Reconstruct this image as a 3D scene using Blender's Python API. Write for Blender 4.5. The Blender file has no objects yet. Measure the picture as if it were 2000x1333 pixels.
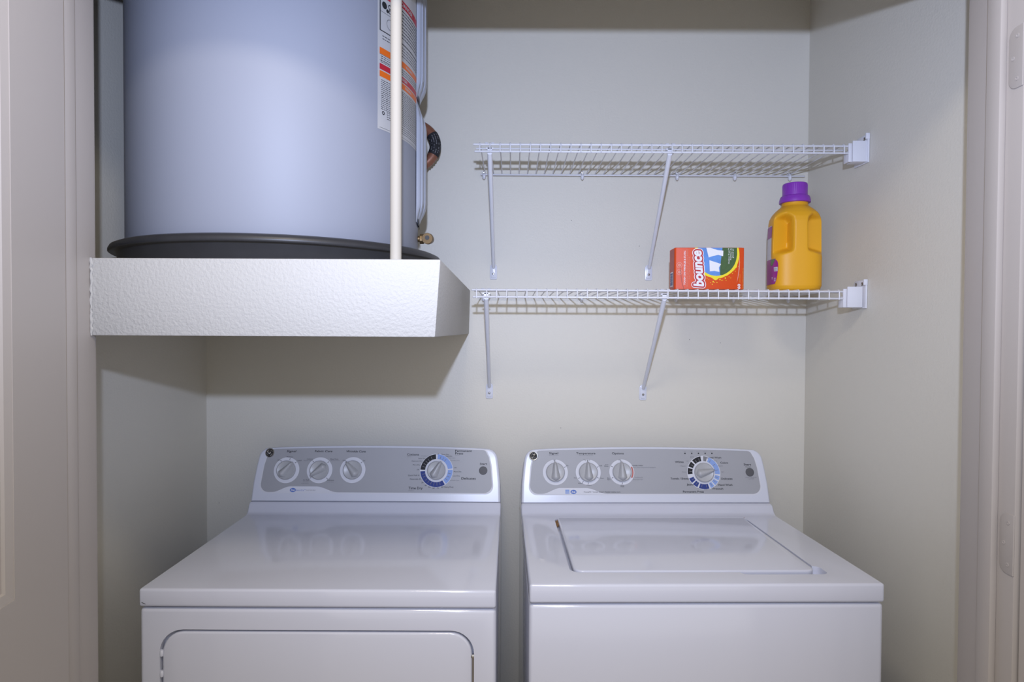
import bpy, bmesh, math, random
from math import sin, cos, pi, radians as R, sqrt, atan2
from mathutils import Vector, Matrix
random.seed(7)
S = bpy.context.scene
COL = S.collection

# ------------------------------------------------------------------ camera
EYE = 1.40                                   # lens height above the floor
cam = bpy.data.cameras.new('camera'); cam.sensor_width = 36; cam.lens = 36 * 1220 / 2000
cam.clip_start = 0.02
camo = bpy.data.objects.new('camera', cam); COL.objects.link(camo)
camo.matrix_world = (Matrix.Translation((0, 0, EYE)) @ Matrix.Rotation(pi / 2 - 0.0185, 4, 'X')
                     @ Matrix.Rotation(0.005, 4, 'Z'))
S.camera = camo

# ------------------------------------------------------------------ world + lights + exposure
w = bpy.data.worlds.new('hall_ambient'); S.world = w; w.use_nodes = True
bg = w.node_tree.nodes['Background']
bg.inputs[0].default_value = (1.0, 0.955, 0.90, 1); bg.inputs[1].default_value = 0.86

# the flash gun above the lens
fl_ = bpy.data.lights.new('camera_flash', 'SPOT'); fl_.energy = 97.0; fl_.color = (0.60, 0.70, 1.0)
fl_.spot_size = R(134); fl_.spot_blend = 1.0; fl_.shadow_soft_size = 0.015
flo = bpy.data.objects.new('camera_flash', fl_); COL.objects.link(flo); flo.location = (0.0, -0.07, EYE + 0.252)
flo.rotation_euler = (Vector((0.12, 1.9, EYE + 0.95)) - flo.location).to_track_quat('-Z', 'Y').to_euler()

# the hall ceiling lamp, just in front of the closet
hl = bpy.data.lights.new('hall_ceiling_lamp', 'AREA'); hl.shape = 'DISK'; hl.size = 0.34; hl.energy = 10.5; hl.color = (1.0, 0.88, 0.70)
hlo = bpy.data.objects.new('hall_ceiling_lamp', hl); COL.objects.link(hlo); hlo.location = (-0.1, 0.20, 2.42)

S.view_settings.view_transform = 'Standard'; S.view_settings.look = 'None'
S.view_settings.exposure = 0.06; S.view_settings.gamma = 1.0
S.view_settings.use_curve_mapping = False

# ------------------------------------------------------------------ materials
def mat(name, col, rough=0.5, metal=0.0, spec=0.5, bump=0.0, bscale=150.0, noise=0.0, nscale=8.0, coat=0.0, bdist=0.002, trans=0.0):
    m = bpy.data.materials.new(name); m.use_nodes = True
    nt = m.node_tree; b = nt.nodes['Principled BSDF']
    b.inputs['Base Color'].default_value = (*col, 1); b.inputs['Roughness'].default_value = rough
    b.inputs['Metallic'].default_value = metal; b.inputs['Specular IOR Level'].default_value = spec
    b.inputs['Coat Weight'].default_value = coat; b.inputs['Coat Roughness'].default_value = 0.08
    b.inputs['Transmission Weight'].default_value = trans
    tc = nt.nodes.new('ShaderNodeTexCoord')
    if bump:
        n = nt.nodes.new('ShaderNodeTexNoise'); n.inputs['Scale'].default_value = bscale
        n.inputs['Detail'].default_value = 3; n.inputs['Roughness'].default_value = 0.55
        bp = nt.nodes.new('ShaderNodeBump'); bp.inputs['Strength'].default_value = bump; bp.inputs['Distance'].default_value = bdist
        nt.links.new(tc.outputs['Object'], n.inputs['Vector'])
        nt.links.new(n.outputs['Fac'], bp.inputs['Height']); nt.links.new(bp.outputs['Normal'], b.inputs['Normal'])
    if noise:
        n = nt.nodes.new('ShaderNodeTexNoise'); n.inputs['Scale'].default_value = nscale; n.inputs['Detail'].default_value = 4
        mx = nt.nodes.new('ShaderNodeMix'); mx.data_type = 'RGBA'
        mx.inputs[6].default_value = (*[c * (1 - noise) for c in col], 1); mx.inputs[7].default_value = (*[min(1, c * (1 + noise)) for c in col], 1)
        nt.links.new(tc.outputs['Object'], n.inputs['Vector'])
        nt.links.new(n.outputs['Fac'], mx.inputs[0]); nt.links.new(mx.outputs[2], b.inputs['Base Color'])
    return m
M = {}
M['wall'] = mat('wall_paint', (0.655, 0.63, 0.56), 0.5, bump=0.35, bscale=170, noise=0.012, nscale=2.5, bdist=0.0015)
M['platform'] = mat('platform_paint', (0.435, 0.428, 0.412), 0.6, bump=0.6, bscale=170, noise=0.01, bdist=0.0025)
M['trim'] = mat('trim_paint', (0.39, 0.358, 0.338), 0.5, bump=0.08, bscale=60, noise=0.015, nscale=5)
M['floor'] = mat('vinyl_floor', (0.30, 0.26, 0.22), 0.5, noise=0.12, nscale=12)
M['enamel'] = mat('white_enamel', (0.605, 0.622, 0.715), 0.13, coat=0.5, noise=0.006, nscale=3)
M['console'] = mat('white_plastic', (0.60, 0.62, 0.70), 0.28, noise=0.006, nscale=3)
M['silver'] = mat('silver_overlay', (0.33, 0.335, 0.36), 0.5, metal=0.0, noise=0.01, nscale=30)
M['prwhite'] = mat('print_white', (0.62, 0.63, 0.685), 0.6, spec=0.2, noise=0.005)
M['prblack'] = mat('print_black', (0.022, 0.022, 0.026), 0.6, spec=0.2, noise=0.05)
M['prgrey'] = mat('print_grey', (0.20, 0.20, 0.215), 0.6, spec=0.2, noise=0.05)
M['prblue'] = mat('print_blue', (0.10, 0.18, 0.50), 0.6, spec=0.2, noise=0.03)
M['prnavy'] = mat('print_navy', (0.035, 0.055, 0.22), 0.6, spec=0.2, noise=0.03)
M['prsky'] = mat('print_light_blue', (0.24, 0.35, 0.66), 0.6, spec=0.2, noise=0.03)
M['prred'] = mat('print_dull_red', (0.45, 0.15, 0.13), 0.6, spec=0.2, noise=0.03)
M['knob'] = mat('grey_knob_plastic', (0.40, 0.405, 0.42), 0.34, metal=0.0, noise=0.01)
M['button'] = mat('dark_button', (0.10, 0.10, 0.108), 0.5, spec=0.2, noise=0.02)
M['chrome'] = mat('chrome', (0.62, 0.62, 0.62), 0.18, metal=1.0, noise=0.01)
M['gap'] = mat('dark_gap', (0.035, 0.036, 0.04), 0.6, noise=0.05)
M['steel'] = mat('dull_steel', (0.30, 0.28, 0.26), 0.4, metal=0.9, noise=0.1, nscale=60)
M['rust'] = mat('rust', (0.23, 0.12, 0.045), 0.8, noise=0.3, nscale=400)
M['tank'] = mat('tank_paint', (0.27, 0.287, 0.345), 0.55, noise=0.01, nscale=4)
M['tankpanel'] = mat('tank_cover_paint', (0.37, 0.40, 0.48), 0.35, noise=0.01, nscale=4)
M['pan'] = mat('black_plastic_pan', (0.028, 0.028, 0.031), 0.42, noise=0.2, nscale=30, bump=0.05, bscale=40)
M['pvc'] = mat('cream_pipe', (0.40, 0.37, 0.32), 0.6, spec=0.2, noise=0.015, nscale=20)
M['brass'] = mat('aged_brass', (0.17, 0.11, 0.05), 0.42, metal=0.6, noise=0.15, nscale=80)
M['copper'] = mat('brown_hose', (0.24, 0.10, 0.06), 0.4, metal=0.25, noise=0.1, nscale=60)
M['label'] = mat('label_paper', (0.47, 0.47, 0.48), 0.4, noise=0.01)
M['lorange'] = mat('label_orange', (0.72, 0.14, 0.01), 0.4, noise=0.03)
M['lred'] = mat('label_red', (0.45, 0.015, 0.035), 0.4, noise=0.03)
M['wire'] = mat('white_vinyl_wire', (0.70, 0.71, 0.76), 0.32, noise=0.01, nscale=20)
M['clip'] = mat('white_nylon', (0.68, 0.69, 0.75), 0.3, noise=0.01, nscale=20)
M['footp'] = mat('clear_nylon', (0.66, 0.68, 0.76), 0.22, noise=0.01, nscale=20)
M['carton'] = mat('orange_carton', (0.62, 0.07, 0.012), 0.42, spec=0.25, noise=0.02, nscale=20)
M['cartonside'] = mat('red_carton_side', (0.42, 0.045, 0.025), 0.4, noise=0.03, nscale=20)
M['cred'] = mat('carton_red', (0.42, 0.012, 0.02), 0.38, noise=0.02)
M['cwhite'] = mat('carton_white', (0.74, 0.74, 0.78), 0.4, noise=0.01)
M['cyellow'] = mat('carton_yellow', (0.80, 0.66, 0.02), 0.38, noise=0.02)
M['csky'] = mat('carton_sky', (0.10, 0.25, 0.62), 0.38, noise=0.35, nscale=45)
M['cgreen'] = mat('carton_grass', (0.045, 0.10, 0.03), 0.38, noise=0.4, nscale=90)
M['cpink'] = mat('carton_pink', (0.68, 0.28, 0.22), 0.38, noise=0.02)
M['cpale'] = mat('carton_pale_text', (0.62, 0.22, 0.14), 0.4, noise=0.02)
M['cgold'] = mat('carton_gold', (0.70, 0.30, 0.03), 0.4, noise=0.05)
M['fold'] = mat('carton_flap_edge', (0.16, 0.06, 0.05), 0.5, noise=0.1)
M['jug'] = mat('yellow_jug', (0.70, 0.345, 0.012), 0.45, spec=0.35, noise=0.015, nscale=10, bump=0.04, bscale=300)
M['cap'] = mat('purple_cap', (0.22, 0.035, 0.40), 0.32, noise=0.02)
M['purple'] = mat('label_magenta', (0.27, 0.018, 0.20), 0.35, noise=0.06, nscale=60)
M['lilac'] = mat('label_pale', (0.52, 0.50, 0.55), 0.35, noise=0.1, nscale=70)
M['leaf'] = mat('label_leaf', (0.10, 0.16, 0.07), 0.4, noise=0.2, nscale=90)

# ------------------------------------------------------------------ helpers
class MB:
    """collects verts and faces, then links ONE mesh object"""
    def __init__(s): s.v = []; s.f = []
    def add(s, vs, fs):
        k = len(s.v); s.v += [tuple(p) for p in vs]; s.f += [tuple(i + k for i in f) for f in fs]; return s
    def quad(s, a, b, c, d): return s.add([a, b, c, d], [(0, 1, 2, 3)])
    def poly(s, pts): return s.add(pts, [tuple(range(len(pts)))])
    def box(s, x0, x1, y0, y1, z0, z1):
        return s.add([(x0, y0, z0), (x1, y0, z0), (x1, y1, z0), (x0, y1, z0), (x0, y0, z1), (x1, y0, z1), (x1, y1, z1), (x0, y1, z1)],
                     [(0, 3, 2, 1), (4, 5, 6, 7), (0, 1, 5, 4), (1, 2, 6, 5), (2, 3, 7, 6), (3, 0, 4, 7)])
    def prism(s, pts, vec):
        n = len(pts); vec = Vector(vec)
        top = [Vector(p) + vec for p in pts]
        return s.add(list(pts) + top, [tuple(range(n))[::-1], tuple(range(n, 2 * n))] + [(i, (i + 1) % n, n + (i + 1) % n, n + i) for i in range(n)])
    def tube(s, pts, r, seg=8, caps=True, sy=1.0):
        pts = [Vector(p) for p in pts]; n = len(pts)
        rr = r if isinstance(r, (list, tuple)) else [r] * n
        ref = None; rings = []
        for i, p in enumerate(pts):
            t = (pts[min(i + 1, n - 1)] - pts[max(i - 1, 0)]).normalized()
            if ref is None:
                ref = Vector((1, 0, 0)) if abs(t.x) < 0.8 else Vector((0, 0, 1))
            ref = (ref - t * ref.dot(t)).normalized(); bn = t.cross(ref)
            rings.append([p + (ref * cos(2 * pi * k / seg) + bn * sin(2 * pi * k / seg) * sy) * rr[i] for k in range(seg)])
        vs = [q for ring in rings for q in ring]; fs = []
        for i in range(n - 1):
            for k in range(seg):
                fs.append((i * seg + k, i * seg + (k + 1) % seg, (i + 1) * seg + (k + 1) % seg, (i + 1) * seg + k))
        if caps: fs += [tuple(range(seg))[::-1], tuple((n - 1) * seg + k for k in range(seg))]
        return s.add(vs, fs)
    def lathe(s, prof, seg=32, mtx=None, closed_ends=True):
        vs = []; fs = []; n = len(prof)
        for r, z in prof:
            for k in range(seg): vs.append(Vector((r * cos(2 * pi * k / seg), r * sin(2 * pi * k / seg), z)))
        for i in range(n - 1):
            for k in range(seg): fs.append((i * seg + k, i * seg + (k + 1) % seg, (i + 1) * seg + (k + 1) % seg, (i + 1) * seg + k))
        if closed_ends: fs += [tuple(range(seg))[::-1], tuple((n - 1) * seg + k for k in range(seg))]
        if mtx: vs = [mtx @ q for q in vs]
        return s.add(vs, fs)
    def bm(s, merge=0):
        b = bmesh.new(); vv = [b.verts.new(p) for p in s.v]
        for f in s.f:
            try: b.faces.new([vv[i] for i in f])
            except ValueError: pass
        if merge: bmesh.ops.remove_doubles(b, verts=b.verts, dist=merge)
        b.normal_update(); return b
    def build(s, name, m, parent=None, bevel=0, seg=2, smooth=False, merge=0, angle=30, fixn=True):
        b = s.bm(merge)
        if fixn: bmesh.ops.recalc_face_normals(b, faces=b.faces)
        if bevel:
            es = [e for e in b.edges if len(e.link_faces) == 2 and e.calc_face_angle(0) > R(35)]
            bmesh.ops.bevel(b, geom=es, offset=bevel, segments=seg, profile=0.5, affect='EDGES', clamp_overlap=True)
        return from_bm(name, b, m, parent, smooth or bevel > 0, angle)

def from_bm(name, b, m, parent=None, smooth=False, angle=30):
    if smooth:
        for f in b.faces: f.smooth = True
        for e in b.edges: e.smooth = not (len(e.link_faces) == 2 and e.calc_face_angle(0) > R(angle))
    me = bpy.data.meshes.new(name); b.to_mesh(me); b.free()
    o = bpy.data.objects.new(name, me); COL.objects.link(o)
    if m: me.materials.append(M[m])
    o.parent = parent
    return o
def empty(name, loc=(0, 0, 0), rz=0.0):
    o = bpy.data.objects.new(name, None); COL.objects.link(o); o.location = loc; o.rotation_euler = (0, 0, rz)
    o.empty_display_size = 0.05
    return o
def tag(o, label=None, cat=None, group=None, kind=None):
    if label: o['label'] = label
    if cat: o['category'] = cat
    if group: o['group'] = group
    if kind: o['kind'] = kind
    return o
def share(name, src, parent, loc=(0, 0, 0), rot=(0, 0, 0)):
    o = src.copy(); o.name = name; COL.objects.link(o); o.parent = parent; o.location = loc; o.rotation_euler = rot
    return o
def cut(o, cutter):
    """boolean difference, applied"""
    md = o.modifiers.new('cut', 'BOOLEAN'); md.operation = 'DIFFERENCE'; md.object = cutter; md.solver = 'EXACT'
    bpy.context.view_layer.update()
    dg = bpy.context.evaluated_depsgraph_get()
    me = bpy.data.meshes.new_from_object(o.evaluated_get(dg)); o.modifiers.clear()
    o.data = me; bpy.data.objects.remove(cutter)
    b = bmesh.new(); b.from_mesh(me)
    for f in b.faces: f.smooth = True
    for e in b.edges: e.smooth = not (len(e.link_faces) == 2 and e.calc_face_angle(0) > R(30))
    b.to_mesh(me); b.free()
    return o
def rrect(x0, x1, z0, z1, r, n=6, rs=None):
    rs = rs or (r, r, r, r)          # bl, br, tr, tl
    out = []
    for (cx, cz, a0, q) in ((x0, z0, 180, rs[0]), (x1, z0, 270, rs[1]), (x1, z1, 0, rs[2]), (x0, z1, 90, rs[3])):
        sx = 1 if cx == x0 else -1; sz = 1 if cz == z0 else -1
        for k in range(n + 1):
            a = R(a0 + 90 * k / n); out.append((cx + sx * q + q * cos(a), cz + sz * q + q * sin(a)))
    return out
_tc = {}
def text2d(s, bold=0.0, shear=0.0):
    """flat outline of a line of lettering: (verts, faces, width) at size 1"""
    k = (s, bold, shear)
    if k in _tc: return _tc[k]
    c = bpy.data.curves.new('t', 'FONT'); c.body = s; c.size = 1; c.offset = bold; c.shear = shear
    c.resolution_u = 3; c.fill_mode = 'FRONT'
    o = bpy.data.objects.new('t', c); COL.objects.link(o)
    bpy.context.view_layer.update()
    me = bpy.data.meshes.new_from_object(o.evaluated_get(bpy.context.evaluated_depsgraph_get()))
    vs = [(v.co.x, v.co.y) for v in me.vertices]; fs = [tuple(p.vertices) for p in me.polygons]
    bpy.data.objects.remove(o); bpy.data.curves.remove(c); bpy.data.meshes.remove(me)
    _tc[k] = (vs, fs)
    return _tc[k]
def put_text(mb, s, x0, y0, width, height, f, bold=0.0, shear=0.0, ang=0.0, off=0.0):
    """letter s into mb: left end of baseline at (x0, y0) on a surface, f(u, v) lifts to 3D; height = capital height"""
    vs, fs = text2d(s, bold, shear)
    if not vs: return
    lo = min(p[0] for p in vs); hi = max(p[0] for p in vs)
    sx = width / (hi - lo); sy = height / 0.69
    ca, sa = cos(ang), sin(ang)
    out = []
    for (x, y) in vs:
        a, b_ = (x - lo) * sx, y * sy
        out.append(f(x0 + a * ca - b_ * sa, y0 + a * sa + b_ * ca))
    mb.add(out, fs)

# ------------------------------------------------------------------ the closet
BACK = 1.90; XL = -0.930; XR = 0.893; CEIL = 2.44
JF, JR = 0.965, 1.080                        # closet front wall, front and rear faces
JXL, JXR = -0.718, 0.779                     # jamb faces
HEAD = EYE + 0.6295
def struct(name, mb, m, bevel=0, parent=None, **k):
    o = mb.build(name, m, parent, bevel=bevel, **k)
    if parent is None: tag(o, kind='structure')
    return o
T = 0.10
struct('wall_back', MB().box(XL - T, XR + T, BACK, BACK + T, 0, CEIL), 'wall')
struct('wall_left', MB().box(XL - T, XL, JF, BACK, 0, CEIL), 'wall')
struct('wall_right', MB().box(XR, XR + T, JF, BACK, 0, CEIL), 'wall')
struct('ceiling', MB().box(XL - T, XR + T, JF, BACK + T, CEIL, CEIL + T), 'wall')
struct('floor', MB().box(-2.2, 2.2, -1.6, BACK + T, -0.08, 0), 'floor')
struct('wall_front_left', MB().box(-2.2, JXL - 0.019, JF, JR, 0, CEIL + T), 'wall')
struct('wall_front_right', MB().box(JXR + 0.019, 2.2, JF, JR, 0, CEIL + T), 'wall')
struct('wall_front_top', MB().box(JXL - 0.019, JXR + 0.019, JF, JR, HEAD + 0.019, CEIL + T), 'wall')
# small old nail marks on the back wall
for x, z in ((0.540, EYE - 0.028), (0.634, EYE - 0.038), (0.385, EYE + 0.255), (0.178, EYE + 0.332), (0.150, EYE - 0.30), (-0.893, EYE - 0.535)):
    MB().lathe([(0.0011, 0), (0.0009, 0.0004)], 8, Matrix.Translation((x, BACK, z)) @ Matrix.Rotation(pi / 2, 4, 'X')).build('nail_mark', 'gap', bpy.data.objects['wall_back'])
# jambs with their door stops
jl = struct('trim_1', MB().box(JXL - 0.019, JXL, JF - 0.004, JR - 0.003, 0, HEAD + 0.019), 'trim', 0.0015)
MB().box(JXL, JXL + 0.011, 0.985, 1.0165, 0, HEAD).build('door_stop', 'trim', jl, bevel=0.002)
MB().box(JXL - 0.012, JXL - 0.0035, JR - 0.003, JR + 0.004, 0, HEAD).build('edge_bead', 'trim', jl, bevel=0.0015)
jr = struct('trim_2', MB().box(JXR, JXR + 0.019, JF - 0.004, JR - 0.003, 0, HEAD + 0.019), 'trim', 0.0015)
MB().box(JXR - 0.011, JXR, 0.9936, 1.023, 0, HEAD).build('door_stop', 'trim', jr, bevel=0.002)
MB().box(JXR + 0.0035, JXR + 0.012, JR - 0.003, JR + 0.004, 0, HEAD).build('edge_bead', 'trim', jr, bevel=0.0015)
jt = struct('trim_3', MB().box(JXL, JXR, JF - 0.004, JR - 0.003, HEAD, HEAD + 0.019), 'trim', 0.0015)
# painted-over hinge leaves let into the right jamb
def hinge(z):
    pts = rrect(JF - 0.004, 0.9885, z - 0.0475, z + 0.0475, 0.015, 6, rs=(0.001, 0.015, 0.015, 0.001))
    o = MB().prism([(JXR + 0.001, p[0], p[1]) for p in pts], (-0.0026, 0, 0)).build('hinge_leaf', 'trim', jr, bevel=0.0006)
    for dz, dy in ((0.033, 0.972), (0.0, 0.980), (-0.033, 0.972)):
        sm = MB().lathe([(0.0035, 0), (0.0035, 0.0006), (0.0016, 0.0008), (0.0014, 0.0001)], 12, Matrix.Translation((JXR - 0.0016, dy, z + dz)) @ Matrix.Rotation(-pi / 2, 4, 'Y'))
        sm.build('hinge_screw', 'trim', o, smooth=True)
hinge(EYE + 0.425); hinge(EYE - 0.332); hinge(0.28)

def panel_door(name, loc, rz, side):
    """a moulded door; local +x runs from the hinge edge along the width, the face at local y=0 looks along -y*side"""
    W, TH = 0.72, 0.035; z0, z1 = 0.012, HEAD - 0.004
    st = 0.124; rails = [(z0, 0.24), (EYE - 0.374 - 0.20, EYE - 0.374), (z1 - 0.12, z1)]
    d = MB(); ya, yb = (0, TH * side)
    yl, yh = min(ya, yb), max(ya, yb)
    d.box(0, st, yl, yh, z0, z1); d.box(W - st, W, yl, yh, z0, z1)
    for a, b in rails: d.box(st, W - st, yl, yh, a, b)
    o = d.build(name, 'trim'); tag(o, kind='structure')
    o.location = loc; o.rotation_euler = (0, 0, rz)
    for a, b in ((rails[0][1], rails[1][0]), (rails[1][1], rails[2][0])):
        MB().box(st + 0.03, W - st - 0.03, min(0.009 * side, 0.026 * side), max(0.009 * side, 0.026 * side), a + 0.03, b - 0.03).build('door_panel', 'trim', o, bevel=0.003)
        x0, x1 = st, W - st
        prof = [(0.0, 0.001), (0.013, 0.0035), (0.0145, 0.0075), (0.031, 0.0095), (0.034, 0.014), (0.034, 0.025), (0.0, 0.025)]
        mb = MB(); n = len(prof)
        loops = []
        for (cx, cz, sx, sz) in ((x0, a, 1, 1), (x1, a, -1, 1), (x1, b, -1, -1), (x0, b, 1, -1)):
            loops.append([(cx + sx * p, q * side, cz + sz * p) for p, q in prof])
        vs = [q for L in loops for q in L]
        fs = [(i * n + k, ((i + 1) % 4) * n + k, ((i + 1) % 4) * n + (k + 1) % n, i * n + (k + 1) % n) for i in range(4) for k in range(n)]
        mb.add(vs, fs).build('panel_moulding', 'trim', o)
    return o
# left door: hinge edge beside the left jamb, swung out into the hall
panel_door('door_1', (-0.694, 0.972, 0), atan2(-1, 0.12), -1)
panel_door('door_2', (0.786, 0.957, 0), atan2(-1, 0.16), 1)

# ------------------------------------------------------------------ platform under the water heater
PT = EYE + 0.1187; PB = EYE - 0.0140; PF = 1.065
pl = MB()
top = [(JXL + 0.001, PF), (-0.122, PF), (-0.1277, BACK - 0.001), (XL + 0.001, BACK - 0.001), (XL + 0.001, JR + 0.003), (JXL + 0.001, JR + 0.003)]
bot = [(JXL + 0.001, PF), (-0.131, PF), (-0.131, BACK - 0.001), (XL + 0.001, BACK - 0.001), (XL + 0.001, JR + 0.003), (JXL + 0.001, JR + 0.003)]
pl.add([(x, y, PT) for x, y in top] + [(x, y, PB) for x, y in bot],
       [(0, 1, 2, 3, 4, 5), (11, 10, 9, 8, 7, 6)] + [(i, (i + 1) % 6, 6 + (i + 1) % 6, 6 + i) for i in range(6)])
po = pl.build('water_heater_platform', 'platform', bevel=0.0025, seg=2)
tag(po, 'textured white boxed-in platform carrying the water heater', 'platform')
# ragged caulk line where the platform meets the left jamb
ck = MB(); pts = [(JXL + 0.0015 + random.uniform(-0.0006, 0.0014), PF - 0.0008, PB + (PT - PB) * k / 24) for k in range(25)]
ck.tube(pts, [random.uniform(0.0012, 0.0026) for _ in pts], 6)
ck.build('caulk_bead', 'platform', po, smooth=True)

# ------------------------------------------------------------------ water heater
TX, TY, TR = -0.546, 1.485, 0.318
wh = empty('water_heater', (TX, TY, PT))
tag(wh, 'large blue-grey water heater tank with warning labels on the white platform', 'water heater')
ZT = 0.86
MB().lathe([(0.0, 0.012), (TR - 0.012, 0.012), (TR - 0.004, 0.016), (TR, 0.024), (TR, ZT - 0.02), (TR - 0.006, ZT - 0.006), (TR - 0.02, ZT), (0.0, ZT)], 128, closed_ends=False).build('tank', 'tank', wh, smooth=True, angle=40)
def cyl(phi, z, r):            # phi in degrees from the side facing the hall, turning to the right; z above eye level
    a = R(phi); return (r * sin(a), -r * cos(a), z + EYE - PT)
def cyl_patch(mb, p0, p1, z0, z1, r, step=1.5):
    n = max(1, int(abs(p1 - p0) / step))
    vs = []; fs = []
    for k in range(n + 1):
        p = p0 + (p1 - p0) * k / n; vs += [cyl(p, z0, r), cyl(p, z1, r)]
    for k in range(n): fs.append((2 * k, 2 * k + 2, 2 * k + 3, 2 * k + 1))
    return mb.add(vs, fs)
LB = MB(); cyl_patch(LB, 56, 95, 0.4177, 0.845, TR + 0.0006)
lab = LB.build('warning_label', 'label', wh, smooth=True)
lab['label'] = 'white warning sticker with red and orange bands'
r1 = TR + 0.001
for p0, p1, a, b in ((57, 66.5, 0.5745, 0.588), (67.5, 94, 0.5745, 0.588), (57, 66.5, 0.5275, 0.540), (67.5, 94, 0.5275, 0.540)):
    cyl_patch(MB(), p0, p1, a, b, r1).build('orange_band', 'lorange', lab, smooth=True)
for p0, p1, a, b in ((57, 66.5, 0.5425, 0.5545), (67.5, 94, 0.5425, 0.5545), (67.8, 93.5, 0.704, 0.720), (57.5, 66, 0.694, 0.708)):
    cyl_patch(MB(), p0, p1, a, b, r1).build('red_band', 'lred', lab, smooth=True)
mb = MB()
cyl_patch(mb, 57, 57.5, 0.6225, 0.73, r1); cyl_patch(mb, 57, 66.5, 0.6225, 0.6245, r1); cyl_patch(mb, 67.6, 94, 0.6245, 0.6265, r1)
cyl_patch(mb, 57, 66, 0.663, 0.6637, r1); cyl_patch(mb, 67.8, 68.1, 0.6265, 0.72, r1); cyl_patch(mb, 93.2, 93.5, 0.6265, 0.72, r1)
for z in (0.5605, 0.5735): cyl_patch(mb, 57, 66.5, z, z + 0.0006, r1)
cyl_patch(mb, 57, 95, 0.4215, 0.422, r1)
# burner pictogram: a filled disc, curls, a small triangle and the maker's round mark
def disc_on(mb, phi, z, rad, ri=0.0, n=18, r=r1):
    o_ = [cyl(phi + math.degrees(rad * cos(2 * pi * k / n) / TR), z + rad * sin(2 * pi * k / n), r) for k in range(n)]
    if ri:
        i_ = [cyl(phi + math.degrees(ri * cos(2 * pi * k / n) / TR), z + ri * sin(2 * pi * k / n), r) for k in range(n)]
        mb.add(o_ + i_, [(k, (k + 1) % n, n + (k + 1) % n, n + k) for k in range(n)])
    else: mb.poly(o_)
disc_on(mb, 59.6, 0.679, 0.0075); disc_on(mb, 61.3, 0.671, 0.004); disc_on(mb, 62.6, 0.682, 0.005, 0.003); disc_on(mb, 62.8, 0.672, 0.0045, 0.0025)
disc_on(mb, 62.8, 0.645, 0.011, 0.0102)
disc_on(mb, 59.0, 0.4535, 0.004, 0.002)
def line_text(p0, p1, z, h, bold=0.0):
    """a row of tiny printed words"""
    p = p0
    while p < p1 - 0.4:
        q = min(p1, p + random.uniform(0.5, 1.7)); cyl_patch(mb, p, q, z, z + h * 0.7, r1, 0.8); p = q + 0.28
for k in range(9): line_text(69, 92.6 - random.choice((0, 1, 3)), 0.696 - k * 0.0073, 0.0028)
for k in range(4): line_text(71, 88, 0.6165 - k * 0.0062, 0.002)
for k in range(3): line_text(57.6, 66, 0.5695 - k * 0.0042, 0.0018)
line_text(57.6, 66, 0.5575, 0.0016); line_text(68.2, 94, 0.5685, 0.0018); line_text(68.2, 94, 0.5635, 0.0018); line_text(68.2, 94, 0.5585, 0.0018)
for k in range(16): line_text(57.8, 66, 0.5205 - k * 0.0040, 0.0017)
for k in range(19): line_text(67.8, 93.5, 0.5205 - k * 0.0040, 0.0017)
for k in range(4): line_text(61, 66, 0.457 - k * 0.0045, 0.0018); line_text(70, 92, 0.443 - k * 0.0045, 0.0016)
for k in range(2): line_text(58.5, 66, 0.613 - k * 0.006, 0.002)
tag(mb.build('label_print', 'prblack', lab), kind='stuff')
mb = MB()
fc = lambda u, v: cyl(68.5 + math.degrees(u / TR), v, r1 + 0.0004)
put_text(mb, 'DANGER', 0.010, 0.7075, 0.06, 0.0085, fc, 0.02)
put_text(mb, 'DANGER', 0.004, 0.5455, 0.036, 0.006, fc, 0.02)
put_text(mb, 'WARNING', 0.030, 0.5780, 0.040, 0.006, fc, 0.02); put_text(mb, 'WARNING', 0.028, 0.5308, 0.036, 0.006, fc, 0.02)
tag(mb.build('band_lettering', 'label', lab), kind='stuff')
# curved access covers on the right flank
def cover(z0, z1, name):
    mb = MB(); prof = [(88.0, 0.001), (88.6, 0.008), (90.2, 0.0105), (90.6, 0.0075), (91.2, 0.0075), (91.6, 0.0125), (94.5, 0.0155), (95.0, 0.0125), (95.7, 0.0125), (96.2, 0.0175), (102, 0.0215), (117, 0.0225), (119, 0.014), (122, 0.004), (124, 0.001)]
    zs = [(0.0, 0.08), (0.008, 0.22), (0.018, 0.42), (0.03, 0.72), (0.042, 0.93), (0.055, 1.0)]
    L = z1 - z0
    rows = [(z0 + a, s) for a, s in zs] + [(z1 - a, s) for a, s in zs[::-1]]
    n = len(prof); vs = []; fs = []
    for z, s in rows:
        for p, o_ in prof: vs.append(cyl(p, z, TR + 0.0006 + o_ * s))
    for i in range(len(rows) - 1):
        for k in range(n - 1): fs.append((i * n + k, i * n + k + 1, (i + 1) * n + k + 1, (i + 1) * n + k))
    mb.add(vs, fs); o = mb.build(name, 'tankpanel', wh, smooth=True, angle=50, fixn=False)
    return o
cover(0.545, 0.86, 'access_cover'); cover(0.252, 0.540, 'access_cover')
# dark strips between the covers and under the lower one
for a, b in ((0.533, 0.552), (0.246, 0.262)): cyl_patch(MB(), 90, 104, a, b, TR + 0.004).build('cover_gap', 'gap', wh)
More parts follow.
